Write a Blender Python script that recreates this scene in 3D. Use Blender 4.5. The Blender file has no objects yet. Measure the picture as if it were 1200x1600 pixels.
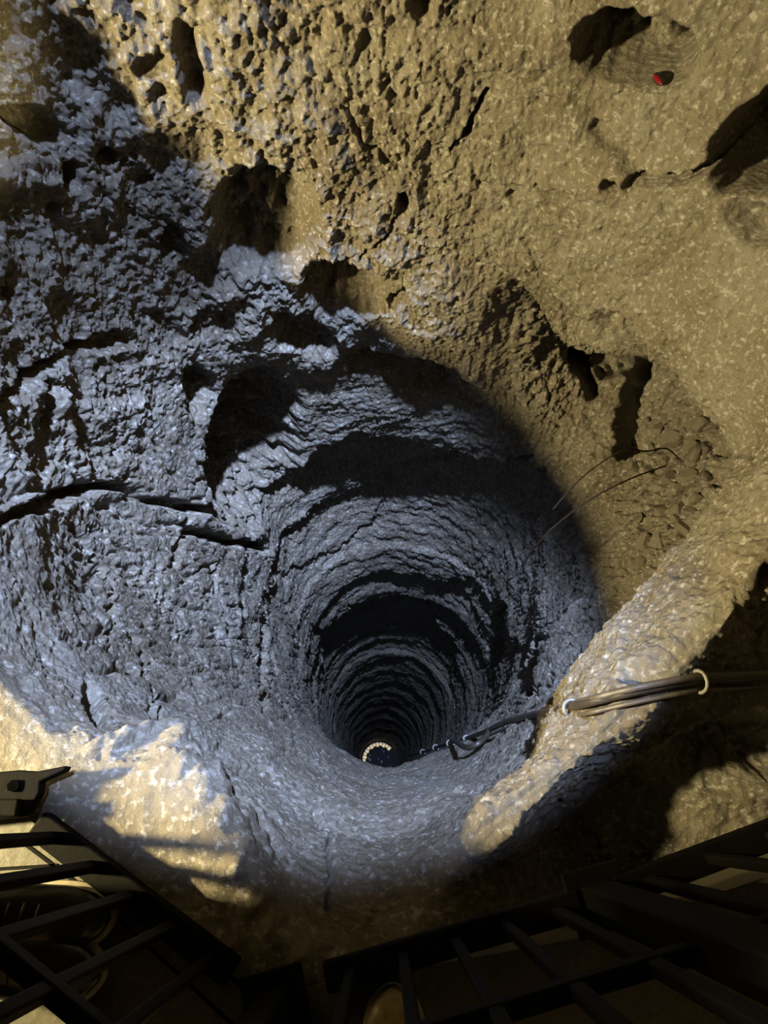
import bpy, bmesh, math, random
import numpy as np
from mathutils import Vector, Matrix

random.seed(7)
R = math.radians
C = bpy.context.scene.collection
SC = bpy.context.scene

# ------------------------------------------------------------------ camera
TILT = R(21.6)          # the camera looks down into the shaft, 21.6 degrees forward of plumb
EYE = 1.6               # height above the gallery floor (z = 0)
cam = bpy.data.cameras.new('camera')
cam.sensor_fit = 'VERTICAL'; cam.sensor_height = 36; cam.sensor_width = 27; cam.lens = 27
cam.clip_start = .02; cam.clip_end = 200
camo = bpy.data.objects.new('camera', cam); C.objects.link(camo)
camo.location = (0, 0, EYE); camo.rotation_euler = (TILT, 0, 0)
SC.camera = camo

# ------------------------------------------------------------------ world and lights
w = bpy.data.worlds.new('cave_dark'); SC.world = w; w.use_nodes = True
w.node_tree.nodes['Background'].inputs[0].default_value = (.9, .72, .42, 1)
w.node_tree.nodes['Background'].inputs[1].default_value = .003

def spot(name, loc, target, power, color, size, angle, blend):
    l = bpy.data.lights.new(name, 'SPOT'); l.energy = power; l.color = color
    l.shadow_soft_size = size; l.spot_size = R(angle); l.spot_blend = blend
    o = bpy.data.objects.new(name, l); C.objects.link(o); o.location = loc
    o.rotation_euler = (Vector(target) - Vector(loc)).to_track_quat('-Z', 'Y').to_euler()
    return o
def point(name, loc, power, color, size):
    l = bpy.data.lights.new(name, 'POINT'); l.energy = power; l.color = color; l.shadow_soft_size = size
    o = bpy.data.objects.new(name, l); C.objects.link(o); o.location = loc
    return o
# daylight dropping down the ventilation shaft
spot('daylight_from_shaft_top', (.25, .95, 7.2), (-.15, .85, 0), 15500, (.46, .61, 1.0), .10, 14.6, .16)
spot('daylight_left_wall_fill', (.2, .9, 7.0), (-.64, 1.34, 0), 5000, (.46, .61, 1.0), .12, 11.6, .35)  # second spot, added to carry the daylight onto the left and far walls
# the gallery's warm lamp, followed by two warm lights added as fill
point('gallery_lamp', (-2.2, .05, 1.05), 1300, (1.0, .83, .42), .08)
point('added_warm_fill', (1.25, -1.5, 1.9), 9, (1.0, .7, .3), .1)  # weak fill added from the right for the floor and shoes
spot('upper_left_fill_spot', (.9, -1.3, 1.95), (-1.16, 1.62, .38), 900, (1.0, .84, .40), .05, 12, .6)  # narrow spot added to warm the upper left corner of the rock
# spot added above the foot of the shaft to brighten the collar
spot('collar_fill_spot', (-.14, 1.60, -21.5), (-.15, 1.66, -25), 230, (1.0, .88, .58), .05, 26, .3)

SC.view_settings.view_transform = 'Standard'; SC.view_settings.look = 'None'
SC.view_settings.gamma = 1; SC.view_settings.exposure = 0; SC.view_settings.use_curve_mapping = False

# ------------------------------------------------------------------ geometry helpers
CT, ST = math.cos(TILT), math.sin(TILT)
F = 1200.0
def at(px, py, d):
    """world point seen at a photo pixel, d metres below the eye"""
    u, v = (px-600)/F, (800-py)/F
    y, z = v*CT+ST, v*ST-CT
    k = d/(-z)
    return Vector((u*k, y*k, EYE-d))
def to_px(P):
    x, y, z = P[..., 0], P[..., 1], P[..., 2]-EYE
    f = y*ST-z*CT; v = y*CT+z*ST
    f = np.maximum(f, 1e-3)
    return 600+F*x/f, 800-F*v/f

# ---- noise (numpy gradient noise)
_rs = np.random.RandomState(3)
_perm = _rs.permutation(256).astype(np.int32); _perm = np.concatenate([_perm, _perm, _perm])
_g = _rs.normal(size=(256, 3)); _g /= np.linalg.norm(_g, axis=1)[:, None]; _g = _g.astype(np.float32)
def perlin(P):
    out = np.empty(len(P), np.float32)
    for a in range(0, len(P), 200000):
        q = P[a:a+200000].astype(np.float32)
        i = np.floor(q).astype(np.int32); f = q-i; i &= 255
        t = f*f*f*(f*(f*6-15)+10)
        r = 0
        for dx in (0, 1):
            for dy in (0, 1):
                for dz in (0, 1):
                    h = _perm[_perm[_perm[(i[:, 0]+dx)]+((i[:, 1]+dy))]+((i[:, 2]+dz))]
                    g = _g[h]
                    dot = g[:, 0]*(f[:, 0]-dx)+g[:, 1]*(f[:, 1]-dy)+g[:, 2]*(f[:, 2]-dz)
                    wgt = (t[:, 0] if dx else 1-t[:, 0])*(t[:, 1] if dy else 1-t[:, 1])*(t[:, 2] if dz else 1-t[:, 2])
                    r = r+wgt*dot
        out[a:a+200000] = r
    return out*1.6
def fbm(P, scale, octs=4, gain=.5, seed=0.0, ridged=False):
    r = 0; amp = 1.0; s = 1.0/scale; tot = 0
    for k in range(octs):
        n = perlin(P*s+seed+k*17.3)
        if ridged: n = 1-2*np.abs(n)
        r = r+amp*n; tot += amp; amp *= gain; s *= 2.03
    return r/tot
def sstep(a, b, x):
    t = np.clip((x-a)/(b-a), 0, 1); return t*t*(3-2*t)

# ------------------------------------------------------------------ materials
def nodes(name):
    m = bpy.data.materials.new(name); m.use_nodes = True
    nt = m.node_tree; b = nt.nodes['Principled BSDF']
    return m, nt, b
def rock_material(name, cols, scale=1.0, rough=.64, bump=.95, spec=.45):
    m, nt, b = nodes(name)
    N = nt.nodes.new; L = nt.links.new
    tc = N('ShaderNodeTexCoord')
    n1 = N('ShaderNodeTexNoise'); n1.inputs['Scale'].default_value = 3.2*scale; n1.inputs['Detail'].default_value = 8
    n1.inputs['Roughness'].default_value = .68
    r1 = N('ShaderNodeValToRGB'); e = r1.color_ramp.elements
    e[0].position = .30; e[0].color = (*cols[0], 1); e[1].position = .72; e[1].color = (*cols[2], 1)
    x = e.new(.5); x.color = (*cols[1], 1)
    L(tc.outputs['Object'], n1.inputs['Vector']); L(n1.outputs['Fac'], r1.inputs['Fac'])
    # pale mineral flecks
    n2 = N('ShaderNodeTexNoise'); n2.inputs['Scale'].default_value = 58*scale; n2.inputs['Detail'].default_value = 5
    n2.inputs['Roughness'].default_value = .7
    r2 = N('ShaderNodeValToRGB'); r2.color_ramp.elements[0].position = .53; r2.color_ramp.elements[1].position = .66
    mx = N('ShaderNodeMix'); mx.data_type = 'RGBA'
    mx.inputs['B'].default_value = (*cols[3], 1)
    L(tc.outputs['Object'], n2.inputs['Vector']); L(n2.outputs['Fac'], r2.inputs['Fac'])
    ms = N('ShaderNodeMath'); ms.operation = 'MULTIPLY'; ms.inputs[1].default_value = .8
    L(r2.outputs['Color'], ms.inputs[0]); L(ms.outputs[0], mx.inputs['Factor']); L(r1.outputs['Color'], mx.inputs['A'])
    L(mx.outputs['Result'], b.inputs['Base Color'])
    n3 = N('ShaderNodeTexNoise'); n3.inputs['Scale'].default_value = 110*scale; n3.inputs['Detail'].default_value = 6
    n3.inputs['Roughness'].default_value = .75
    L(tc.outputs['Object'], n3.inputs['Vector'])
    v = N('ShaderNodeTexVoronoi'); v.inputs['Scale'].default_value = 45*scale
    L(tc.outputs['Object'], v.inputs['Vector'])
    ad = N('ShaderNodeMath'); ad.operation = 'ADD'
    L(n3.outputs['Fac'], ad.inputs[0]); L(v.outputs['Distance'], ad.inputs[1])
    bp = N('ShaderNodeBump'); bp.inputs['Strength'].default_value = bump; bp.inputs['Distance'].default_value = .008
    L(ad.outputs[0], bp.inputs['Height']); L(bp.outputs['Normal'], b.inputs['Normal'])
    b.inputs['Roughness'].default_value = rough
    b.inputs['Specular IOR Level'].default_value = spec
    return m
def plain(name, col, rough=.5, metal=0.0, bump=0, scale=60, var=.25, spec=.5):
    m, nt, b = nodes(name); b.inputs['Specular IOR Level'].default_value = spec
    N = nt.nodes.new; L = nt.links.new
    tc = N('ShaderNodeTexCoord'); n = N('ShaderNodeTexNoise'); n.inputs['Scale'].default_value = scale
    n.inputs['Detail'].default_value = 5
    L(tc.outputs['Object'], n.inputs['Vector'])
    r = N('ShaderNodeValToRGB')
    r.color_ramp.elements[0].position = .3; r.color_ramp.elements[1].position = .7
    r.color_ramp.elements[0].color = (*[c*(1-var) for c in col], 1)
    r.color_ramp.elements[1].color = (*[min(1, c*(1+var)) for c in col], 1)
    L(n.outputs['Fac'], r.inputs['Fac']); L(r.outputs['Color'], b.inputs['Base Color'])
    b.inputs['Roughness'].default_value = rough; b.inputs['Metallic'].default_value = metal
    if bump:
        bp = N('ShaderNodeBump'); bp.inputs['Strength'].default_value = bump; bp.inputs['Distance'].default_value = .004
        L(n.outputs['Fac'], bp.inputs['Height']); L(bp.outputs['Normal'], b.inputs['Normal'])
    return m
M_rock = rock_material('tuff_rock', [(.07, .052, .030), (.125, .104, .074), (.165, .15, .122), (.33, .315, .285)])
M_stone = rock_material('rubble_stone', [(.05, .038, .024), (.085, .068, .046), (.12, .10, .072), (.2, .18, .145)], scale=1.6, bump=.35)
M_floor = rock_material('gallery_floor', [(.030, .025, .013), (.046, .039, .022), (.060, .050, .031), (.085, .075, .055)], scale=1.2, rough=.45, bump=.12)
M_iron = plain('dark_painted_iron', (.0016, .0012, .0009), .65, 0, .3, 40, spec=.06)
M_cable = plain('cable_sheath', (.028, .021, .015), .5)
M_cablegrey = plain('grey_cable_sheath', (.06, .048, .034), .5)
M_tie = plain('white_tie', (.11, .105, .095), .5, var=.08)
M_wire = plain('rusty_wire', (.012, .008, .005), .7, spec=.08)
M_red = plain('red_plastic', (.12, .004, .008), .3, var=.05)
M_black = plain('black_plastic', (.008, .008, .008), .4)
M_leather = plain('black_leather', (.012, .013, .012), .28, 0, .15, 90)
M_sole = plain('pale_sole_edge', (.26, .22, .15), .5, var=.1)
M_tan = plain('tan_leather', (.22, .17, .08), .35, 0, .2, 60)
M_cloth = plain('dark_cloth', (.012, .011, .012), .9, 0, .3, 200)
M_skin = plain('skin', (.42, .25, .16), .5, var=.06)
M_hair = plain('dark_hair', (.02, .013, .009), .6, 0, .6, 150)
M_collar = plain('pale_collar_stone', (.62, .54, .36), .6, 0, .3, 20)
M_water, nt, b = nodes('dark_water')
b.inputs['Base Color'].default_value = (.003, .004, .012, 1); b.inputs['Roughness'].default_value = .5; b.inputs['Specular IOR Level'].default_value = .02
n = nt.nodes.new('ShaderNodeTexNoise'); n.inputs['Scale'].default_value = 7; bp = nt.nodes.new('ShaderNodeBump')
bp.inputs['Strength'].default_value = .3; bp.inputs['Distance'].default_value = .05
nt.links.new(n.outputs['Fac'], bp.inputs['Height']); nt.links.new(bp.outputs['Normal'], b.inputs['Normal'])
M_shardw = plain('white_litter', (.10, .11, .17), .5, var=.05, spec=.1)
M_shardb = plain('blue_litter', (.02, .03, .12), .25)
M_shardo = plain('orange_litter', (.15, .05, .03), .35)

# ------------------------------------------------------------------ the shaft and its rock
# Profiles: every column is one vertical section through the rock, from the bottom of the shaft (row 0)
# up to the chamber walls or the gallery floor (last row); each point is (radius from the plumb axis, depth below the eye).
AX = (0.0, .95)
def deep(d):
    t = (d-6)/20.0
    return (.12*(1-t)-.15*t, .97*(1-t)+1.66*t, .69*(1-t)+.60*t)
def wallcol(rs):            # rs: radius at the depths below
    ds = [4.4, 3.7, 3.2, 2.95, 2.75, 2.5, 2.3, 2.1, 1.9, 1.6, 1.2, .7, 0, -.7]
    return list(zip(rs, ds))
COLS = {
 0:    [(.76,4.4),(.80,3.7),(.90,3.25),(1.05,3.0),(1.24,2.75),(1.34,2.5),(1.28,2.25),(1.07,2.12),(1.03,1.96),(1.08,1.62),(1.22,1.2),(1.45,.7),(1.6,0),(1.5,-.7)],
 22.5: [(.80,4.4),(.90,3.7),(1.02,3.3),(1.3,3.04),(1.6,2.75),(1.75,2.42),(1.6,2.18),(1.06,2.15),(1.0,2.0),(1.10,1.6),(1.26,1.2),(1.45,.7),(1.6,0),(1.5,-.7)],
 45:   [(.86,4.4),(.92,3.7),(1.00,3.3),(1.22,3.1),(1.5,2.85),(1.6,2.6),(1.45,2.46),(.97,2.43),(.92,2.28),(.99,1.8),(1.10,1.25),(1.2,.7),(1.3,0),(1.3,-.7)],
 67.5: wallcol([.86,.88,.90,.90,.90,.90,.90,.91,.92,.95,1.0,1.1,1.15,1.2]),
 90:   wallcol([.84,.85,.84,.84,.85,.85,.86,.87,.88,.90,.96,1.05,1.1,1.1]),
 112.5:wallcol([.82,.86,.88,.90,.91,.92,.93,.94,.95,.98,1.03,1.12,1.2,1.2]),
 135:  wallcol([.74,.84,.92,.96,1.0,1.04,1.07,1.09,1.12,1.16,1.22,1.3,1.35,1.35]),
 157.5:wallcol([.66,.76,.86,.92,.97,1.02,1.06,1.09,1.11,1.13,1.18,1.30,1.4,1.4]),
 180:  [(.61,4.4),(.70,3.7),(.80,3.2),(.87,2.95),(.93,2.75),(.98,2.5),(1.01,2.3),(1.03,2.1),(1.05,1.85),(1.10,1.60),(1.4,1.52),(1.9,1.4),(2.4,1.0),(2.8,.4)],
 202.5:[(.60,4.4),(.68,3.7),(.77,3.2),(.83,2.95),(.88,2.75),(.93,2.5),(.96,2.3),(.99,2.1),(1.01,1.85),(1.07,1.62),(1.3,1.6),(1.8,1.6),(2.4,1.6),(3.0,1.6)],
 225:  [(.61,4.4),(.68,3.7),(.75,3.2),(.79,2.95),(.82,2.75),(.87,2.5),(.90,2.3),(.93,2.1),(.97,1.82),(1.04,1.63),(1.22,1.60),(1.5,1.6),(1.9,1.6),(2.6,1.6)],
 247.5:[(.64,4.4),(.70,3.7),(.75,3.2),(.79,2.95),(.82,2.75),(.86,2.5),(.89,2.3),(.92,2.1),(.95,1.85),(1.02,1.63),(1.17,1.60),(1.5,1.6),(2.0,1.6),(2.8,1.6)],
 270:  [(.72,4.4),(.77,3.7),(.82,3.2),(.86,2.95),(.88,2.75),(.91,2.5),(.94,2.3),(.97,2.1),(1.01,1.9),(1.07,1.77),(1.22,1.64),(1.5,1.62),(2.0,1.62),(2.8,1.62)],
 292.5:[(.72,4.4),(.76,3.7),(.81,3.2),(.84,2.95),(.86,2.75),(.88,2.5),(.89,2.3),(.90,2.1),(.91,1.92),(.95,1.77),(1.05,1.98),(1.35,1.98),(1.9,1.7),(2.8,1.65)],
 315:  [(.74,4.4),(.76,3.7),(.79,3.2),(.80,2.95),(.81,2.75),(.82,2.5),(.81,2.3),(.80,2.12),(.82,1.92),(.90,1.68),(1.04,1.80),(1.40,1.95),(1.9,1.9),(2.8,1.6)],
 337.5:[(.75,4.4),(.77,3.7),(.82,3.25),(.93,3.0),(1.04,2.75),(1.06,2.5),(.97,2.28),(.86,2.14),(.86,1.97),(.95,1.60),(1.12,1.76),(1.5,1.88),(1.95,1.5),(2.2,.5)],
}
DEEP = [26.6, 20, 15, 11.5, 9, 7.2, 5.8]
net = []
for a in sorted(COLS):
    ca, sa = math.cos(R(a)), math.sin(R(a))
    col = []
    for d in DEEP:
        cx, cy, r = deep(d)
        if 225 < a < 315 and d < 8: r = r-.03
        col.append((cx+r*ca, cy+r*sa, EYE-d))
    for r, d in COLS[a]:
        col.append((AX[0]+r*ca, AX[1]+r*sa, EYE-d))
    net.append(col)
net = np.array(net)                     # (16, rows, 3)

def catmull(Pn, t, periodic):
    n = len(Pn)
    i = np.floor(t).astype(int); f = (t-i)
    def g(k):
        k = i+k
        return Pn[k % n] if periodic else Pn[np.clip(k, 0, n-1)]
    p0, p1, p2, p3 = g(-1), g(0), g(1), g(2)
    f = f.reshape((-1,)+(1,)*(Pn.ndim-1))
    return .5*((2*p1)+(-p0+p2)*f+(2*p0-5*p1+4*p2-p3)*f**2+(-p0+3*p1-3*p2+p3)*f**3)

# columns: fewer behind the viewer
DETAIL = 1.0
def coltimes():
    ts = []
    for k in range(16):
        a = k*22.5
        n = int((112 if not (235 < a < 300) else 84)*DETAIL)
        ts += list(k+np.arange(n)/n)
    return np.array(ts)
TU = coltimes()
seg = [26, 30, 34, 40, 46, 50, 90, 80, 64, 52, 52, 52, 44, 40, 46, 70, 80, 84, 46, 16]
TV = []
for k, n in enumerate(seg):
    n = int(n*DETAIL); TV += list(k+np.arange(n)/n)
TV = np.array(TV+[len(seg)-1e-6])
G = catmull(net, TU, True)              # (U, rows, 3)
G = catmull(np.swapaxes(G, 0, 1), TV, False)   # (V, U, 3)
V_, U_ = G.shape[:2]
def normals(G):
    du = np.roll(G, -1, 1)-np.roll(G, 1, 1)
    dv = np.gradient(G, axis=0)
    n = np.cross(du, dv); n /= np.linalg.norm(n, axis=2)[..., None]+1e-9
    return n
Nn = normals(G)
# make the normal point out of the rock, into the open shaft
chk = G[V_//3]-G[V_//3].mean(0)
if (Nn[V_//3]*chk).sum(1).mean() > 0: Nn = -Nn
P = G.reshape(-1, 3); NN = Nn.reshape(-1, 3)
px, py = to_px(P)
dep = EYE-P[:, 2]
ang = np.degrees(np.arctan2(P[:, 1]-AX[1], P[:, 0]-AX[0])) % 360

# ---- relief
upw = 1-sstep(3.0, 7, dep)                             # the upper chamber
flat = sstep(.6, .9, NN[:, 2])*(dep < 2.0)             # the floor ledge
left = np.clip(np.cos(R(1)*(ang-195)), 0, 1)
far = np.clip(np.cos(R(1)*(ang-100)), 0, 1)
right = np.clip(np.cos(R(1)*(ang-335)), 0, 1)
rough = (1-flat*.75)
D = np.zeros(len(P))
D += .075*fbm(P, .62, 3, .5, 5.1)*(1-.8*flat)*(.5+.5*upw)
# rugged clumps of tuff high on the left and far walls
rug = sstep(2.9, 2.3, dep)*sstep(.15, .5, np.clip(np.cos(R(1)*(ang-135)), 0, 1))
rug = rug*(1-.65*sstep(560, 820, px))*(1-sstep(745, 810, py)*(px < 440))
D += rug*(.055*fbm(P*np.array([1, 1, .8]), .21, 4, .55, 9.7, True)-.030*fbm(P*np.array([1, 1, .7]), .13, 4, .6, 19.7, True))
D += rug*.016*fbm(P, .045, 3, .6, 2.7, True)
# chisel streaks running down the shaft walls
Ps = P*np.array([1, 1, .17])
streak = sstep(1.7, 2.2, dep)*(1-rug)
D += streak*(-.012*fbm(Ps, .045, 4, .6, 31.0, True)+.020*fbm(Ps, .20, 3, .5, 11.0))*(1-.45*sstep(225, 255, ang)*sstep(318, 295, ang))
lowl = streak*left
D += (1-flat*.6)*(.0085-.004*lowl)*fbm(P, .03, 4, .65, 21.0)
D -= lowl*.030*sstep(.62, .95, fbm(P*np.array([1, 1, .22])+.05*perlin(P*4)[:, None], .16, 3, .5, 33.0, True))
D += (1-flat*.3)*.012*fbm(P, .11, 3, .5, 51.0)
D += .055*sstep(2.5, 2.0, dep)*np.clip(np.cos(R(1)*(ang-25))*1.6-.5, 0, 1)*fbm(P, .34, 3, .5, 52.0)
D += .018*right*sstep(3.4, 2.4, dep)*fbm(P, .14, 4, .55, 57.0)
D += .022*sstep(2.6, 3.6, dep)*(.3+.7*far)*fbm(P*np.array([1, 1, 2.4]), .22, 4, .55, 58.0, True)
pit = fbm(P, .03, 2, .5, 77.0)
D -= .010*sstep(.32, .6, pit)*(dep < 4)*(1-flat)
D += (1-flat)*sstep(3.2, 2.2, dep)*(-.009*fbm(P, .055, 3, .6, 44.0, True)+.006*fbm(P, .018, 2, .6, 45.0))
side = np.clip(1-far**2*1.3, 0, 1)*(1-sstep(215, 235, ang)*sstep(325, 305, ang))
st2 = sstep(2.1, 2.7, dep)*sstep(12, 5, dep)*side
wob = .02*perlin(P*3)[:, None]
D -= st2*.020*sstep(.55, .92, fbm((P+wob)*np.array([1, 1, .07]), .055, 3, .55, 39.0, True))
D -= st2*.022*sstep(.72, .97, fbm((P+wob)*np.array([1, 1, .12]), .15, 3, .5, 49.0, True))
# worn ledges ringing the deep shaft
warp = .16*fbm(P*np.array([1, 1, .5]), .8, 2, .5, 61.0)
dw = dep*(1+warp*.35)
facing = .25+.75*np.clip(np.cos(R(1)*(ang-90)), 0, 1)
for d0, amp in ((5.55, .10), (6.15, .13), (6.9, .05), (7.7, .07), (8.5, .05), (9.4, .07), (10.4, .06), (11.6, .07), (13, .07), (14.5, .08), (16.2, .07), (18.2, .08), (20.6, .08)):
    L_ = .10*d0
    D -= amp*facing*sstep(d0-.02*d0*.3, d0+.02*d0, dw)*np.exp(-np.maximum(dw-d0, 0)/L_)

# ---- cracks, hollows and overhangs, each carved into the rock where it is seen
nx = 15*fbm(P, .10, 3, .6, 91.0); ny = 15*fbm(P, .10, 3, .6, 93.0); nd = 1+.6*fbm(P, .07, 3, .6, 95.0)
vis = (dep > -.5) & (dep < 9)
wx, wy = px+nx, py+ny
def segdist(pts):
    best = np.full(len(P), 1e9)
    for (x0, y0), (x1, y1) in zip(pts[:-1], pts[1:]):
        vx, vy = x1-x0, y1-y0; L2 = vx*vx+vy*vy+1e-9
        t = np.clip(((wx-x0)*vx+(wy-y0)*vy)/L2, 0, 1)
        best = np.minimum(best, np.hypot(wx-x0-t*vx, wy-y0-t*vy))
    return best
def crack(pts, width, depth, amin=0, amax=360, dmax=9):
    global D
    k = vis & (dep < dmax) & (ang >= amin) & (ang <= amax)
    D -= k*depth*(1-sstep(width*.35, width, segdist(pts)))
def hollow(cx, cy, rx, ry, rot, depth, edge=.55, dmax=9, amin=0, amax=360):
    global D
    c, s = math.cos(R(rot)), math.sin(R(rot))
    x, y = wx-cx, wy-cy
    q = np.hypot((x*c+y*s)/rx, (-x*s+y*c)/ry)
    k = vis & (dep < dmax) & (ang >= amin) & (ang <= amax)
    D -= k*depth*nd*(1-sstep(1-edge, 1+edge*.45, q))
def ledge(pts, depth, decay, fade=25, ramp=6, dmax=9):
    """rock below the line is set back, leaving an overhang above it"""
    global D
    xs = [p[0] for p in pts]; ys = [p[1] for p in pts]
    ly = np.interp(wx, xs, ys); below = wy-ly
    k = vis & (dep < dmax)
    ed = sstep(xs[0]-fade, xs[0]+fade, wx)*sstep(xs[-1]+fade, xs[-1]-fade, wx)
    D -= k*depth*ed*sstep(0, ramp, below)*np.exp(-np.maximum(below, 0)/decay)
# left wall
ledge([(-80, 815), (60, 770), (180, 762), (285, 792), (430, 845)], -.06, 240, 30, 10, 3.6)
crack([(-20, 822), (30, 800), (110, 768), (180, 760), (240, 785), (285, 790), (330, 800)], 13, .13)
crack([(285, 830), (330, 842), (380, 850), (420, 858)], 12, .13)
crack([(276, 800), (274, 845), (268, 890)], 6, .05)
crack([(-10, 625), (40, 580), (90, 548), (190, 520)], 9, .11)
crack([(58, 598), (72, 660)], 10, .13)
hollow(165, 535, 42, 16, -10, .08)
crack([(118, 830), (180, 905), (178, 960), (235, 1030)], 4, .03)
crack([(175, 960), (180, 1040)], 4, .03)
crack([(225, 1020), (250, 1140)], 4, .03)
hollow(148, 1105, 12, 38, -12, .10)
hollow(126, 975, 7, 14, 0, .05)
crack([(420, 930), (412, 1110)], 9, .06)
crack([(330, 880), (335, 935)], 4, .04)
# between the left bulge and the far wall
hollow(400, 705, 66, 118, 8, .30)
hollow(410, 345, 78, 80, 35, .22)
hollow(470, 520, 60, 26, 20, .12)
hollow(310, 610, 26, 40, 0, .10)
hollow(640, 585, 110, 26, 15, .12)
hollow(540, 448, 66, 40, 10, .20)
hollow(340, 410, 48, 40, 0, .07)
hollow(330, 500, 40, 26, 0, .06)
hollow(272, 380, 22, 30, 0, .07)
hollow(300, 95, 22, 70, -14, .09)
hollow(240, 95, 28, 20, 0, .06)
hollow(110, 275, 14, 22, 0, .08); hollow(170, 240, 20, 16, 0, .06)
hollow(50, 190, 52, 26, 22, .13)
hollow(12, 460, 12, 16, 0, .06)
hollow(90, 320, 7, 12, 0, .06)
# far wall
ledge([(430, 600), (520, 560), (640, 570), (760, 640)], .05, 45, 40, 10)
ledge([(440, 775), (490, 700), (560, 672), (650, 690), (740, 712), (830, 730)], .24, 85, 30, 14, 5)
ledge([(425, 930), (450, 850), (500, 800), (580, 775), (650, 745)], .09, 40, 25, 8, 7)
ledge([(455, 900), (530, 865), (585, 825), (606, 795)], .05, 22, 14, 5, 7)
ledge([(510, 985), (545, 955), (585, 940), (625, 935), (665, 950), (700, 1000)], .17, 60, 14, 8)
ledge([(690, 905), (740, 900), (800, 1000), (830, 1060)], .08, 30, 20, 8)
crack([(560, 770), (700, 742), (830, 715)], 5, .05)
crack([(765, 162), (728, 215)], 6, .09)
crack([(728, 215), (700, 242)], 4, .03)
crack([(750, 294), (815, 297)], 3, .04); crack([(835, 302), (885, 303)], 3, .03)
hollow(627, 322, 12, 18, 0, .08)
hollow(622, 465, 20, 10, -42, .10)
hollow(575, 450, 9, 16, 0, .07)
hollow(676, 414, 12, 6, 0, .05)
hollow(796, 311, 9, 8, 0, .03); hollow(828, 436, 9, 5, 0, .04); hollow(817, 388, 9, 4, 20, .04)
crack([(620, 340), (600, 365), (560, 400)], 4, .03)
crack([(545, 170), (570, 225), (640, 270)], 4, .03)
crack([(820, 395), (860, 480), (880, 545)], 4, .02)
hollow(660, 18, 22, 22, 0, .07)
# right wall
hollow(992, 84, 92, 58, 12, .24, .45)
hollow(955, 290, 14, 14, 30, .08)
hollow(985, 291, 10, 10, 0, .05)
crack([(930, 210), (1010, 272)], 14, .035)
crack([(990, 278), (1060, 282), (1110, 255), (1150, 200), (1210, 130)], 9, .08)
hollow(1190, 230, 92, 62, -48, .34, .3)
hollow(1180, 350, 50, 30, 20, .10)
hollow(965, 525, 50, 26, 30, .10, .4, 2.6)
crack([(1125, 712), (1210, 716)], 3, .03)
hollow(1150, 1180, 130, 55, -10, .10)
crack([(1200, 900), (1120, 950), (1060, 1010), (1000, 1060)], 22, .05, 280, 360)
crack([(880, 1060), (830, 1170), (800, 1180)], 6, .02)
crack([(838, 1000), (822, 1075)], 12, .09)
crack([(775, 950), (768, 1030)], 14, .09)
# near lip
crack([(512, 1420), (520, 1300), (500, 1255)], 5, .03, 225, 300, 3)
crack([(230, 1150), (330, 1250), (440, 1330)], 10, .02, 200, 300, 3)
crack([(975, 700), (985, 640), (1000, 570)], 20, .30)
crack([(905, 560), (925, 610)], 16, .2)
hollow(960, 572, 60, 18, 0, .22)
hollow(175, 1180, 48, 9, 0, -.03, .5, 2.2)
# a worn hump running along the edge of the ledge
q = segdist([(238, 1178), (262, 1235), (312, 1290), (350, 1350), (405, 1425), (455, 1490)])
D += (dep < 1.9)*((ang > 200) & (ang < 285))*.075*(1+.8*fbm(P, .12, 3, .6, 88.0))*np.exp(-(q/40)**2)
hollow(60, 1240, 40, 30, 0, -.01)

P2 = P+NN*D[:, None]
# rubble at the foot of the recess is rougher still
cav = sstep(3.35, 3.15, dep)*sstep(2.35, 2.6, dep)*sstep(1.0, 1.1, np.hypot(P[:, 0]-AX[0], P[:, 1]-AX[1]))*((ang < 60) | (ang > 345))
P2 = P2+NN*(cav*.05*fbm(P, .09, 4, .6, 70.0, True))[:, None]

def grid_mesh(name, co, V_, U_, mat):
    me = bpy.data.meshes.new(name)
    me.vertices.add(len(co)); me.vertices.foreach_set('co', co.astype(np.float32).ravel())
    i = np.arange(V_-1)[:, None]*U_; j = np.arange(U_)[None, :]; j2 = (j+1) % U_
    q = np.stack([i+j, i+j2, i+U_+j2, i+U_+j], -1).reshape(-1, 4)
    nq = len(q)
    me.loops.add(nq*4); me.loops.foreach_set('vertex_index', q.astype(np.int32).ravel())
    me.polygons.add(nq)
    me.polygons.foreach_set('loop_start', np.arange(0, nq*4, 4, dtype=np.int32))
    me.polygons.foreach_set('loop_total', np.full(nq, 4, np.int32))
    me.update(calc_edges=True)
    me.polygons.foreach_set('use_smooth', np.ones(nq, bool))
    me.materials.append(mat)
    o = bpy.data.objects.new(name, me); C.objects.link(o)
    return o
wall = grid_mesh('wall_shaft', P2, V_, U_, M_rock); wall['kind'] = 'structure'
VIS = P2
print('rock verts', len(P2))
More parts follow.
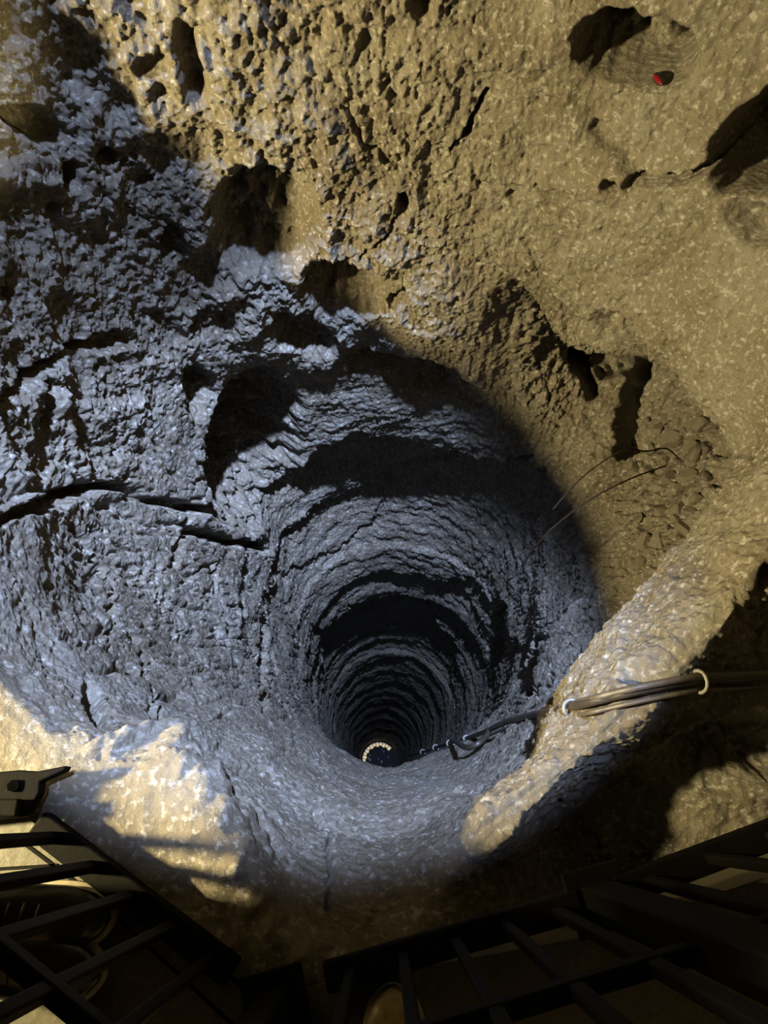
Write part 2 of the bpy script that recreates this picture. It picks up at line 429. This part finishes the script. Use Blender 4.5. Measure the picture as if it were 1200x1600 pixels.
#OBJECTS
# ------------------------------------------------------------------ object helpers
def thing(name, label, cat, loc=(0, 0, 0), group=None):
    o = bpy.data.objects.new(name, None); C.objects.link(o); o.location = loc; o.empty_display_size = .05
    o['label'] = label; o['category'] = cat
    if group: o['group'] = group
    return o
def tag(o, label, cat, group=None):
    o['label'] = label; o['category'] = cat
    if group: o['group'] = group
    return o
def mesh(name, bm, mat, parent=None, smooth=True, bevel=0, sub=0):
    me = bpy.data.meshes.new(name)
    bmesh.ops.recalc_face_normals(bm, faces=bm.faces)
    if parent is not None:
        bmesh.ops.translate(bm, verts=bm.verts, vec=-wloc(parent))
    bm.to_mesh(me); bm.free()
    for p in me.polygons: p.use_smooth = smooth
    me.materials.append(mat)
    o = bpy.data.objects.new(name, me); C.objects.link(o)
    if parent is not None: o.parent = parent
    if bevel:
        m = o.modifiers.new('bevel', 'BEVEL'); m.width = bevel; m.segments = 2; m.limit_method = 'ANGLE'
    if sub:
        m = o.modifiers.new('sub', 'SUBSURF'); m.levels = sub; m.render_levels = sub
    return o
def wloc(o):
    v = Vector(o.location)
    while o.parent: o = o.parent; v += Vector(o.location)
    return v
def bar(bm, p0, p1, a, b, up=(0, 0, 1)):
    """rectangular bar between two points, a wide (sideways), b thick (along up)"""
    p0, p1 = Vector(p0), Vector(p1); d = (p1-p0).normalized(); u = Vector(up)
    if abs(d.dot(u)) > .95: u = Vector((1, 0, 0))
    s = d.cross(u).normalized(); u = s.cross(d).normalized()
    vs = [bm.verts.new(p+s*x*a/2+u*y*b/2) for p in (p0, p1) for x, y in ((-1, -1), (1, -1), (1, 1), (-1, 1))]
    for f in ((0, 1, 2, 3), (7, 6, 5, 4), (0, 4, 5, 1), (1, 5, 6, 2), (2, 6, 7, 3), (3, 7, 4, 0)):
        bm.faces.new([vs[i] for i in f])
def smoothpts(pts, n=10):
    pts = [Vector(p) for p in pts]; out = []
    for i in range(len(pts)-1):
        p0, p1, p2, p3 = pts[max(i-1, 0)], pts[i], pts[i+1], pts[min(i+2, len(pts)-1)]
        for k in range(n):
            t = k/n
            out.append(.5*((2*p1)+(-p0+p2)*t+(2*p0-5*p1+4*p2-p3)*t*t+(-p0+3*p1-3*p2+p3)*t**3))
    return out+[pts[-1]]
def tube(bm, pts, rad, n=8):
    if not hasattr(rad, '__len__'): rad = [rad]*len(pts)
    rings = []; u = None
    for i, p in enumerate(pts):
        d = (pts[min(i+1, len(pts)-1)]-pts[max(i-1, 0)]).normalized()
        if u is None: u = d.orthogonal().normalized()
        u = (u-d*u.dot(d)).normalized(); v = d.cross(u)
        rings.append([bm.verts.new(p+(u*math.cos(2*math.pi*k/n)+v*math.sin(2*math.pi*k/n))*rad[i]) for k in range(n)])
    for a, b in zip(rings[:-1], rings[1:]):
        for k in range(n): bm.faces.new((a[k], a[(k+1) % n], b[(k+1) % n], b[k]))
    bm.faces.new(rings[0][::-1]); bm.faces.new(rings[-1])

# where the finished rock stands under a photo position (real surface points, for laying things on it)
_spx, _spy = to_px(P2); _fw = P2[:, 1]*ST-(P2[:, 2]-EYE)*CT
_ok = (_fw > .25)
def on_rock(x, y, lift=0.0, tol=7, dmin=-9):
    k = np.where(_ok & (EYE-P2[:, 2] > dmin) & (np.abs(_spx-x) < tol) & (np.abs(_spy-y) < tol))[0]
    if len(k) == 0: return on_rock(x, y, lift, tol*2, dmin) if tol < 100 else at(x, y, 2)
    f = _fw[k]; k = k[f < f.min()*1.04+.01]
    i = k[np.argmin((_spx[k]-x)**2+(_spy[k]-y)**2)]
    p = P2[i]; e = np.array([0, 0, EYE]); v = e-p; L = np.linalg.norm(v)
    return Vector(p+v/L*lift)

# ------------------------------------------------------------------ gallery floor slabs
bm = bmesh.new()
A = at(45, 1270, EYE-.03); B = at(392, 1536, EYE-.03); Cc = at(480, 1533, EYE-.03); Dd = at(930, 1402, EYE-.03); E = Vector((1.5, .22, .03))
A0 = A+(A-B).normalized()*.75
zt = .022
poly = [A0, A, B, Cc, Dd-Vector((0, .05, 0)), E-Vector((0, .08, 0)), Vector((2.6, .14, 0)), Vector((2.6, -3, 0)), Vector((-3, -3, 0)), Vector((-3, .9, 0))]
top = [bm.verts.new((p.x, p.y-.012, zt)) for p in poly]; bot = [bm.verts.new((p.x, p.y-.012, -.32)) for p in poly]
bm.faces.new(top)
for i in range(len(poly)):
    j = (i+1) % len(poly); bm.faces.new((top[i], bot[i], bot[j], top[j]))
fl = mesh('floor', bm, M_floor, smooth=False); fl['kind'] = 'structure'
# slab joints
bm = bmesh.new()
def J(x0, y0, x1, y1):
    p, q = at(x0, y0, EYE-zt), at(x1, y1, EYE-zt); bar(bm, (p.x, p.y, zt), (q.x, q.y, zt), .006, .004)
J(30, 1312, 150, 1402); J(-200, 1370, 90, 1352); J(455, 1500+100, 250, 1440); J(150, 1402, 470, 1700)
jo = mesh('trim_1', bm, M_iron, smooth=False); jo['kind'] = 'structure'

# ------------------------------------------------------------------ railing
def railing(name, label, p, q, n, ext0=0, post_at=(), wide=()):
    p, q = Vector(p), Vector(q); d = (q-p).normalized()
    t = thing(name, label, 'railing', ((p+q)/2).to_tuple(), 'iron railing panels round the shaft')
    up = Vector((0, 0, 1)); p = p+d*.035; q = q-d*.035
    bm = bmesh.new(); bar(bm, p+up*.02, q+up*.02, .05, .035); mesh('bottom_rail', bm, M_iron, t, False, .004)
    bm = bmesh.new(); bar(bm, p+up*.56, q+up*.56, .022, .03); mesh('middle_rail', bm, M_iron, t, False, .003)
    bm = bmesh.new(); bar(bm, p+up*1.0, q+up*1.0, .045, .03); mesh('top_rail', bm, M_iron, t, False, .004)
    for i in range(n):
        f = (i+.5)/n; c = p.lerp(q, f); wd = .018 if i not in wide else .05
        bm = bmesh.new(); bar(bm, c+up*.03, c+up*.99, wd, .018 if wd < .03 else .03, up=d); mesh('bar', bm, M_iron, t, False, .003)
    for c in post_at:
        bm = bmesh.new(); bar(bm, Vector(c)+up*0, Vector(c)+up*1.03, .055, .055, up=d); mesh('post', bm, M_iron, t, False, .005)
        bm = bmesh.new(); bar(bm, Vector(c)+up*.022, Vector(c)+up*.032, .11, .11, up=d); mesh('foot_plate', bm, M_iron, t, False, .003)
z0 = lambda v: Vector((v.x, v.y, .03))
railing('railing_panel', 'dark iron railing panel at lower left, in front of the black shoes', z0(A), z0(B), 5)
railing('railing_panel', 'dark iron railing panel at bottom centre, in front of the tan shoe', z0(Cc), z0(Dd), 5, post_at=[(z0(B)+z0(Cc))/2+Vector((0, -.03, 0)), z0(Dd)])
railing('railing_panel', 'dark iron railing panel at lower right, fading into darkness', z0(Dd), z0(E), 9)
# strut tying the left railing into the rock
t = thing('anchor_strut', 'short dark iron strut wedged into the rock above the left railing', 'bracket', z0(A).to_tuple())
bm = bmesh.new()
pl = [(-90, 1206), (0, 1206), (30, 1203), (58, 1205), (84, 1200), (104, 1196), (100, 1204), (62, 1221), (61, 1238), (40, 1276), (-90, 1290)]
a_ = [bm.verts.new(at(x, y, EYE-.075)) for x, y in pl]; b_ = [bm.verts.new(v.co-Vector((0, 0, .03))) for v in a_]
bm.faces.new(a_); bm.faces.new(b_[::-1])
for k in range(len(pl)): bm.faces.new((a_[k], a_[(k+1) % len(pl)], b_[(k+1) % len(pl)], b_[k]))
mesh('anchor_plate', bm, M_iron, t, False, .003)
bm = bmesh.new(); bar(bm, at(-90, 1262, EYE-.10), at(30, 1262, EYE-.10), .03, .02); mesh('flat_bar', bm, M_iron, t, False, .003)
bm = bmesh.new(); tube(bm, [at(20, 1228, EYE-.07), at(20, 1228, EYE-.085)], .011, 6); mesh('bolt', bm, M_iron, t, False)

# ------------------------------------------------------------------ cable bundle
def path(pts, lift): return [on_rock(x, y, l) for (x, y), l in zip(pts, lift)]
ct = thing('cable_bundle', 'brown cable bundle running from the right rim down into the shaft', 'cable', on_rock(895, 1102).to_tuple())
main = [(1330, 1048), (1240, 1054), (1160, 1058), (1090, 1064), (1020, 1075), (960, 1087), (900, 1103), (840, 1117), (795, 1127), (765, 1140)]
pm = [on_rock(x, y, .022) for x, y in main]
pm[-3:] = [at(840, 1117, 2.55), at(795, 1127, 2.95), at(765, 1140, 3.3)]
tail = [at(740, 1150, 3.8), at(712, 1159, 4.4), at(690, 1165, 5.2), at(668, 1173, 6.5), at(650, 1178, 8.0), at(632, 1182, 10.5)]
bm = bmesh.new(); sp = smoothpts(pm+tail); tube(bm, sp, .0105, 8); mesh('cable', bm, M_cable, ct)
bm = bmesh.new(); tube(bm, smoothpts([p+Vector((.004, .006, .016)) for p in pm]), .008, 8); mesh('cable', bm, M_cablegrey, ct)
bm = bmesh.new(); tube(bm, smoothpts([p+Vector((.0, -.022, -.004-.006*(i % 3))) for i, p in enumerate(pm)]), .0055, 8); mesh('cable', bm, M_cablegrey, ct)
# the loop that sags before the tail
bm = bmesh.new(); tube(bm, smoothpts([at(765, 1140, 3.3), at(760, 1150, 3.25), at(745, 1163, 3.2), at(728, 1168, 3.3), at(714, 1160, 3.7), at(705, 1157, 4.2)]), .012, 8); mesh('cable', bm, M_cable, ct)
def ring(c, nrm, r, rr, nm, mat, parent):
    bm = bmesh.new(); nrm = Vector(nrm).normalized(); u = nrm.orthogonal().normalized(); v = nrm.cross(u)
    tube(bm, [Vector(c)+(u*math.cos(a)+v*math.sin(a))*r for a in [i*2*math.pi/14 for i in range(13)]], rr, 6)
    return mesh(nm, bm, mat, parent)
for x, y, r in ((1088, 1062, .024), (895, 1104, .021)):
    i = min(range(len(sp)), key=lambda k: (Vector((to_px(np.array(sp[k])[None])[0][0], to_px(np.array(sp[k])[None])[1][0]))-Vector((x, y))).length)
    tie = ring(sp[i]+Vector((0, -.004, .005)), sp[i+1]-sp[i-1], r, .0045, 'cable_tie', M_tie, ct)
for i0, r in ((len(pm)*10+4, .014), (len(pm)*10+14, .018), (len(pm)*10+24, .02), (len(pm)*10+34, .022)):
    i0 = min(i0, len(sp)-3); ring(sp[i0], sp[i0+1]-sp[i0-1], r, .006, 'cable_tie', M_tie, ct)

# thin wires strung across the recess
w1 = smoothpts([at(864, 796, 2.75), at(900, 755, 2.70), at(938, 724, 2.62), at(976, 703, 2.58), at(1010, 705, 2.64), at(1041, 701, 2.68), at(1060, 716, 2.75)])
bm = bmesh.new(); tube(bm, w1, .0032, 6)
tag(mesh('wire', bm, M_wire), 'thin dark wire, the upper of two crossing the rubble recess', 'wire')
w2 = smoothpts([at(815, 885, 3.05), at(850, 838, 2.8), at(894, 800, 2.68), at(930, 776, 2.6), at(968, 756, 2.58), at(1000, 742, 2.62), at(1040, 728, 2.72)])
bm = bmesh.new(); tube(bm, w2, .0032, 6)
tag(mesh('wire', bm, M_wire), 'thin dark wire, the lower and longer of two crossing the recess', 'wire')

# ------------------------------------------------------------------ rubble in the recess
def stone_mesh(r, seed):
    rs = random.Random(seed); bm = bmesh.new()
    bmesh.ops.create_icosphere(bm, subdivisions=3, radius=r)
    planes = [(Vector([rs.gauss(0, 1) for _ in range(3)]).normalized(), r*rs.uniform(.5, .8)) for _ in range(9)]
    for v in bm.verts:
        for n_, dd in planes:
            k = v.co.dot(n_)-dd
            if k > 0: v.co -= n_*k
    me = bpy.data.meshes.new('rubble_stone'); bm.to_mesh(me); bm.free(); me.materials.append(M_stone)
    return me
smeshes = [stone_mesh(1, k) for k in range(8)]
stones = [(1052, 690, .052), (1095, 660, .06), (1085, 705, .055), (1030, 670, .035), (1010, 660, .03), (1075, 745, .04), (1045, 745, .045),
          (1020, 700, .035), (1060, 790, .05), (1090, 780, .04), (1035, 800, .045), (1010, 770, .03), (1070, 830, .05), (1030, 850, .055),
          (1000, 810, .035), (1050, 870, .035), (1005, 850, .04), (1080, 725, .03), (1100, 745, .035), (990, 730, .028), (1012, 735, .026),
          (1040, 720, .025), (1063, 765, .03), (1022, 825, .03), (985, 690, .025), (1000, 880, .035), (1055, 812, .03), (1040, 655, .03),
          (1078, 800, .03), (1030, 775, .026), (1105, 700, .035), (1070, 675, .028)]
rr = random.Random(5)
ORD = ['first', 'second', 'third', 'fourth', 'fifth', 'sixth', 'seventh', 'eighth']
byy = sorted(stones, key=lambda t_: t_[1]); rowsz = [byy[i:i+4] for i in range(0, len(byy), 4)]
place = {}
for ri, row_ in enumerate(rowsz):
    for ci, st in enumerate(sorted(row_)):
        place[st] = 'angular brown rubble stone in the side recess, %s from left in %s row from top' % (ORD[ci], ORD[ri])
for k, (x, y, r) in enumerate(stones):
    o = bpy.data.objects.new('rubble_stone', smeshes[k % 8]); C.objects.link(o)
    p = on_rock(x, y, -.1*r, 7, 2.45); o.location = p
    o.scale = (r*rr.uniform(.8, 1.2), r*rr.uniform(.7, 1.1), r*rr.uniform(.5, .8))
    o.rotation_euler = (rr.uniform(-.5, .5), rr.uniform(-.5, .5), rr.uniform(0, 6.28))
    tag(o, place[stones[k]], 'stone', 'loose rubble stones in the side recess')

# ------------------------------------------------------------------ red thing in the upper right hollow
p = on_rock(1031, 122, .012)
t = thing('plastic_piece', 'small red and black plastic piece lodged in the upper right hollow', 'plastic piece', p.to_tuple())
def ovoid(bm, c, ax, L_, r, nrm):
    ax = Vector(ax).normalized(); nrm = Vector(nrm).normalized(); s = ax.cross(nrm).normalized(); nrm = s.cross(ax)
    bmesh.ops.create_uvsphere(bm, u_segments=16, v_segments=10, radius=1)
    M = Matrix(((ax*L_).to_tuple(), (s*r).to_tuple(), (nrm*r*.6).to_tuple())).transposed().to_4x4(); M.translation = c
    bmesh.ops.transform(bm, matrix=M, verts=bm.verts)
ax = on_rock(1040, 134, .012)-on_rock(1022, 112, .012); vw = Vector((0, 0, EYE))-p
bm = bmesh.new(); ovoid(bm, p, ax, .027, .013, vw); mesh('shell', bm, M_black, t)
bm = bmesh.new(); ovoid(bm, p+vw.normalized()*.006-Vector((.003, 0, .001)), ax, .024, .0065, vw); mesh('red_insert', bm, M_red, t)

# ------------------------------------------------------------------ the foot of the shaft
cx, cy, cr = deep(26.0)
zb = EYE-26.2
bm = bmesh.new(); bmesh.ops.create_circle(bm, cap_ends=True, segments=64, radius=.85, matrix=Matrix.Translation((cx, cy, zb)))
wt = mesh('floor_water', bm, M_water); wt['kind'] = 'structure'; wt.name = 'floor.001'
ct2 = thing('stone_collar', 'pale curved stone collar lit at the very bottom of the shaft', 'stone collar', (cx, cy, zb))
def arcblock(bm, a0, a1, r0, r1, z0_, z1_, n=6):
    rows = []
    for i in range(n+1):
        a = R(a0+(a1-a0)*i/n); c_, s_ = math.cos(a), math.sin(a)
        rows.append([bm.verts.new((cx+r*c_, cy+r*s_, z)) for r, z in ((r0, z0_), (r1, z0_), (r1, z1_), (r0, z1_))])
    for a, b_ in zip(rows[:-1], rows[1:]):
        for k in range(4): bm.faces.new((a[k], a[(k+1) % 4], b_[(k+1) % 4], b_[k]))
    bm.faces.new(rows[0][::-1]); bm.faces.new(rows[-1])
for k in range(13):
    a0 = 42+k*12.2
    bm = bmesh.new(); arcblock(bm, a0+.8, a0+11.6, .41+.03*(k % 2), .54, zb+.35, zb+.62); mesh('block', bm, M_collar, ct2, False, .01)
rs = random.Random(11)
for k in range(10):  # litter scraps whose colours stand in for glints on the water
    a = rs.uniform(0, 6.28); r_ = .42*math.sqrt(rs.random())
    bm = bmesh.new(); s_ = rs.uniform(.012, .034)
    M = Matrix.Translation((cx+r_*math.cos(a), cy-.05+r_*math.sin(a), zb+.02)) @ Matrix.Rotation(rs.uniform(0, 3), 4, 'Z') @ Matrix.Rotation(rs.uniform(-.5, .5), 4, 'X') @ Matrix.Diagonal((s_*1.5, s_*.7, s_*.25, 1))
    bmesh.ops.create_icosphere(bm, subdivisions=2, radius=1, matrix=M)
    kind = rs.choice([0, 0, 0, 1, 1, 2]); nm = ('white', 'blue', 'orange')[kind]
    tag(mesh('litter_scrap', bm, (M_shardw, M_shardb, M_shardo)[kind], None, False), 'tiny %s scrap glinting on dark water at the shaft bottom' % nm, 'litter', '%s scraps glinting at the shaft bottom' % nm)

# ------------------------------------------------------------------ people at the railing (only shoes and legs come into view)
def skin(name, verts, edges, rad, mat, parent, root=0, sub=2):
    me = bpy.data.meshes.new(name)
    off = wloc(parent)
    me.from_pydata([Vector(v)-off for v in verts], edges, []); me.materials.append(mat)
    o = bpy.data.objects.new(name, me); C.objects.link(o); o.parent = parent
    m = o.modifiers.new('skin', 'SKIN'); m.use_smooth_shade = True
    if not me.skin_vertices: me.skin_vertices.new()
    for i, r in enumerate(rad):
        sv = me.skin_vertices[0].data[i]; sv.radius = r if hasattr(r, '__len__') else (r, r); sv.use_root = (i == root)
    m = o.modifiers.new('sub', 'SUBSURF'); m.levels = sub; m.render_levels = sub
    return o
def shoe(parent, toe, direction, mat, sole_mat, L_=.28, W=.10):
    d = Vector(direction).normalized(); s = Vector((-d.y, d.x, 0)); heel = Vector(toe)-d*L_
    def outline(k, grow=0):           # k: 0..1 along the sole, half width
        wd = W/2*(.62+.5*math.sin(math.pi*min(1, k*1.05))**.8 if k < .6 else 1.08*math.sqrt(max(0, 1-((k-.6)/.4)**2.6)))
        return wd*(1-.35*(1-min(1, k/.12)))+grow
    def body(z0_, prof, grow, mat_, nm):
        bm = bmesh.new(); rows = []
        N_ = 18
        for i in range(N_+1):
            k = i/N_; hw = max(.004, outline(k, grow)); h = prof(k)
            c = heel+d*(L_*k+(grow if k > .5 else -grow))
            ring_ = []
            for j in range(12):
                a = math.pi*2*j/12; y = math.cos(a); zz = math.sin(a)
                yy = hw*math.copysign(abs(y)**.7, y); zc = z0_+h*(.5+.5*math.copysign(abs(zz)**.8, zz))
                ring_.append(bm.verts.new(c+s*yy+Vector((0, 0, zc))))
            rows.append(ring_)
        for a_, b_ in zip(rows[:-1], rows[1:]):
            for j in range(12): bm.faces.new((a_[j], a_[(j+1) % 12], b_[(j+1) % 12], b_[j]))
        bm.faces.new(rows[0][::-1]); bm.faces.new(rows[-1])
        return mesh(nm, bm, mat_, parent, True, 0, 1)
    up = body(zt+.015, lambda k: .085 if k < .3 else .085-.045*sstep(.3, .75, k)-.018*sstep(.85, 1, k), 0, mat, 'shoe')
    so = body(zt, lambda k: .024, .006, sole_mat, 'sole')
    so.parent = up
    bm = bmesh.new()
    for q in (.42, .5, .58):
        c = heel+d*L_*q; z_ = zt+.105-.045*sstep(.3, .75, q)
        tube(bm, smoothpts([c-s*.026+Vector((0, 0, z_-.012)), c+Vector((0, 0, z_)), c+s*.026+Vector((0, 0, z_-.012))], 5), .003, 6)
    la = mesh('laces', bm, M_black, parent); la.parent = up
    return heel
def person(label, toes, dirs, shoe_mat, sole_mat, facing, H=1.7, trouser=M_cloth, jacket=M_cloth):
    heels = [Vector(t_)-Vector(d_).normalized()*.28 for t_, d_ in zip(toes, dirs)]
    ank = [h+Vector(d_).normalized()*.05+Vector((0, 0, .10+zt)) for h, d_ in zip(heels, dirs)]
    mid = (ank[0]+ank[1])/2; f = Vector(facing).normalized(); s = Vector((-f.y, f.x, 0))
    g = Vector((mid.x, mid.y, 0))-f*.14
    root = thing('person', label, 'person', (g.x, g.y, 0))
    k = H/1.7
    hip = g+Vector((0, 0, .92*k)); chest = g+Vector((0, 0, 1.22*k)); neck = g+Vector((0, 0, 1.44*k))+f*.02
    head = g+Vector((0, 0, 1.53*k))+f*.03; crown = g+Vector((0, 0, 1.65*k))+f*.02
    V = [hip, chest, neck-Vector((0, 0, .05)), neck, head, crown]; E_ = [(0, 1), (1, 2), (2, 3), (3, 4), (4, 5)]
    Rd = [(.15, .10), (.16, .11), (.09, .07), (.055, .055), (.082, .095), (.06, .07)]
    order = [0, 1] if (ank[0]-g).dot(s) > 0 else [1, 0]
    for sd, a_i in ((1, order[0]), (-1, order[1])):
        an = ank[a_i]; hj = hip+s*sd*.09-Vector((0, 0, .06)); kn = hj.lerp(an, .5)+f*.03
        b0 = len(V); V += [hj, kn, an, an+Vector(dirs[a_i]).normalized()*.05-Vector((0, 0, .06))]; Rd += [.085, .058, .036, .022]; E_ += [(0, b0), (b0, b0+1), (b0+1, b0+2), (b0+2, b0+3)]
        sh = neck+s*sd*.17-Vector((0, 0, .07)); el = sh+s*sd*.05-Vector((0, 0, .28))-f*.02; wr = el-f*.08-Vector((0, 0, .22))
        b0 = len(V); V += [sh, el, wr, wr-Vector((0, 0, .07))+f*.01]; Rd += [.055, .042, .028, (.036, .018)]; E_ += [(2, b0), (b0, b0+1), (b0+1, b0+2), (b0+2, b0+3)]
        palm = b0+3
        for q, (off, ln) in enumerate(((-.028, .065), (-.01, .078), (.01, .074), (.028, .058))):
            c = V[palm]+f*off-Vector((0, 0, .02)); n0 = len(V)
            V += [c-Vector((0, 0, ln*.5)), c-Vector((0, 0, ln))-s*sd*.012]; Rd += [.009, .008]; E_ += [(palm, n0), (n0, n0+1)]
        n0 = len(V); V += [wr+f*.045-Vector((0, 0, .045)), wr+f*.055-Vector((0, 0, .09))]; Rd += [.011, .009]; E_ += [(b0+2, n0), (n0, n0+1)]
    skin('body', V, E_, Rd, M_skin, root)
    # trousers and jacket follow the body
    TV_ = [hip+Vector((0, 0, .04)), hip-Vector((0, 0, .02))]; TE = [(0, 1)]; TR = [(.165, .12), (.165, .125)]
    for sd, a_i in ((1, order[0]), (-1, order[1])):
        an = ank[a_i]; hj = hip+s*sd*.095-Vector((0, 0, .1)); kn = hj.lerp(an, .5)+f*.03; b0 = len(TV_)
        TV_ += [hj, kn, an+Vector((0, 0, .02)), an-Vector((0, 0, .03))]; TR += [.10, .078, .068, .07]; TE += [(1, b0), (b0, b0+1), (b0+1, b0+2), (b0+2, b0+3)]
    skin('trousers', TV_, TE, TR, trouser, root)
    JV = [hip-Vector((0, 0, .03)), chest, neck-Vector((0, 0, .07))]; JE = [(0, 1), (1, 2)]; JR = [(.18, .13), (.18, .13), (.11, .09)]
    for sd in (1, -1):
        sh = neck+s*sd*.17-Vector((0, 0, .07)); el = sh+s*sd*.05-Vector((0, 0, .28))-f*.02; wr = el-f*.07-Vector((0, 0, .19)); b0 = len(JV)
        JV += [sh, el, wr]; JR += [.07, .058, .045]; JE += [(2, b0), (b0, b0+1), (b0+1, b0+2)]
    skin('jacket', JV, JE, JR, jacket, root)
    bm = bmesh.new(); bmesh.ops.create_uvsphere(bm, u_segments=24, v_segments=16, radius=.105, matrix=Matrix.Translation(head+Vector((0, 0, .05))-f*.012))
    for v in list(bm.verts):
        if v.co.z < head.z+.03 and (v.co-head).dot(f) > .02: v.co = head+(v.co-head)*.7
    mesh('hair', bm, M_hair, root)
    bm = bmesh.new(); n_ = head+f*.098
    tube(bm, [n_+Vector((0, 0, .03))-f*.01, n_+f*.012-Vector((0, 0, .002)), n_-f*.005-Vector((0, 0, .012))], [.008, .013, .008], 8); mesh('nose', bm, M_skin, root)
    for sd in (-1, 1):
        bm = bmesh.new(); bmesh.ops.create_uvsphere(bm, u_segments=12, v_segments=8, radius=.011, matrix=Matrix.Translation(head+f*.088+s*sd*.032+Vector((0, 0, .035)))); mesh('eye', bm, M_black, root)
        bm = bmesh.new(); bmesh.ops.create_uvsphere(bm, u_segments=12, v_segments=8, radius=.026, matrix=Matrix.Translation(head+s*sd*.085+Vector((0, 0, .01))) @ Matrix.Diagonal((.5, .6, 1.1, 1))); mesh('ear', bm, M_skin, root)
    for t_, d_ in zip(toes, dirs): shoe(root, Vector((t_[0], t_[1], 0)), d_, shoe_mat, sole_mat)
    return root
def toe(x, y): p_ = at(x, y, EYE-.07); return (p_.x, p_.y, 0)
person('person in dark trousers and black shoes with pale soles, beside left railing', [toe(168, 1436), toe(152, 1530)], [(1, -.02, 0), (1, -.16, 0)], M_leather, M_sole, (1, 0, 0))
person('person in dark trousers and tan shoes, behind the bottom centre railing', [toe(612, 1546), toe(400, 1660)], [(-.08, 1, 0), (-.2, 1, 0)], M_tan, M_sole, (0, 1, 0), 1.74)
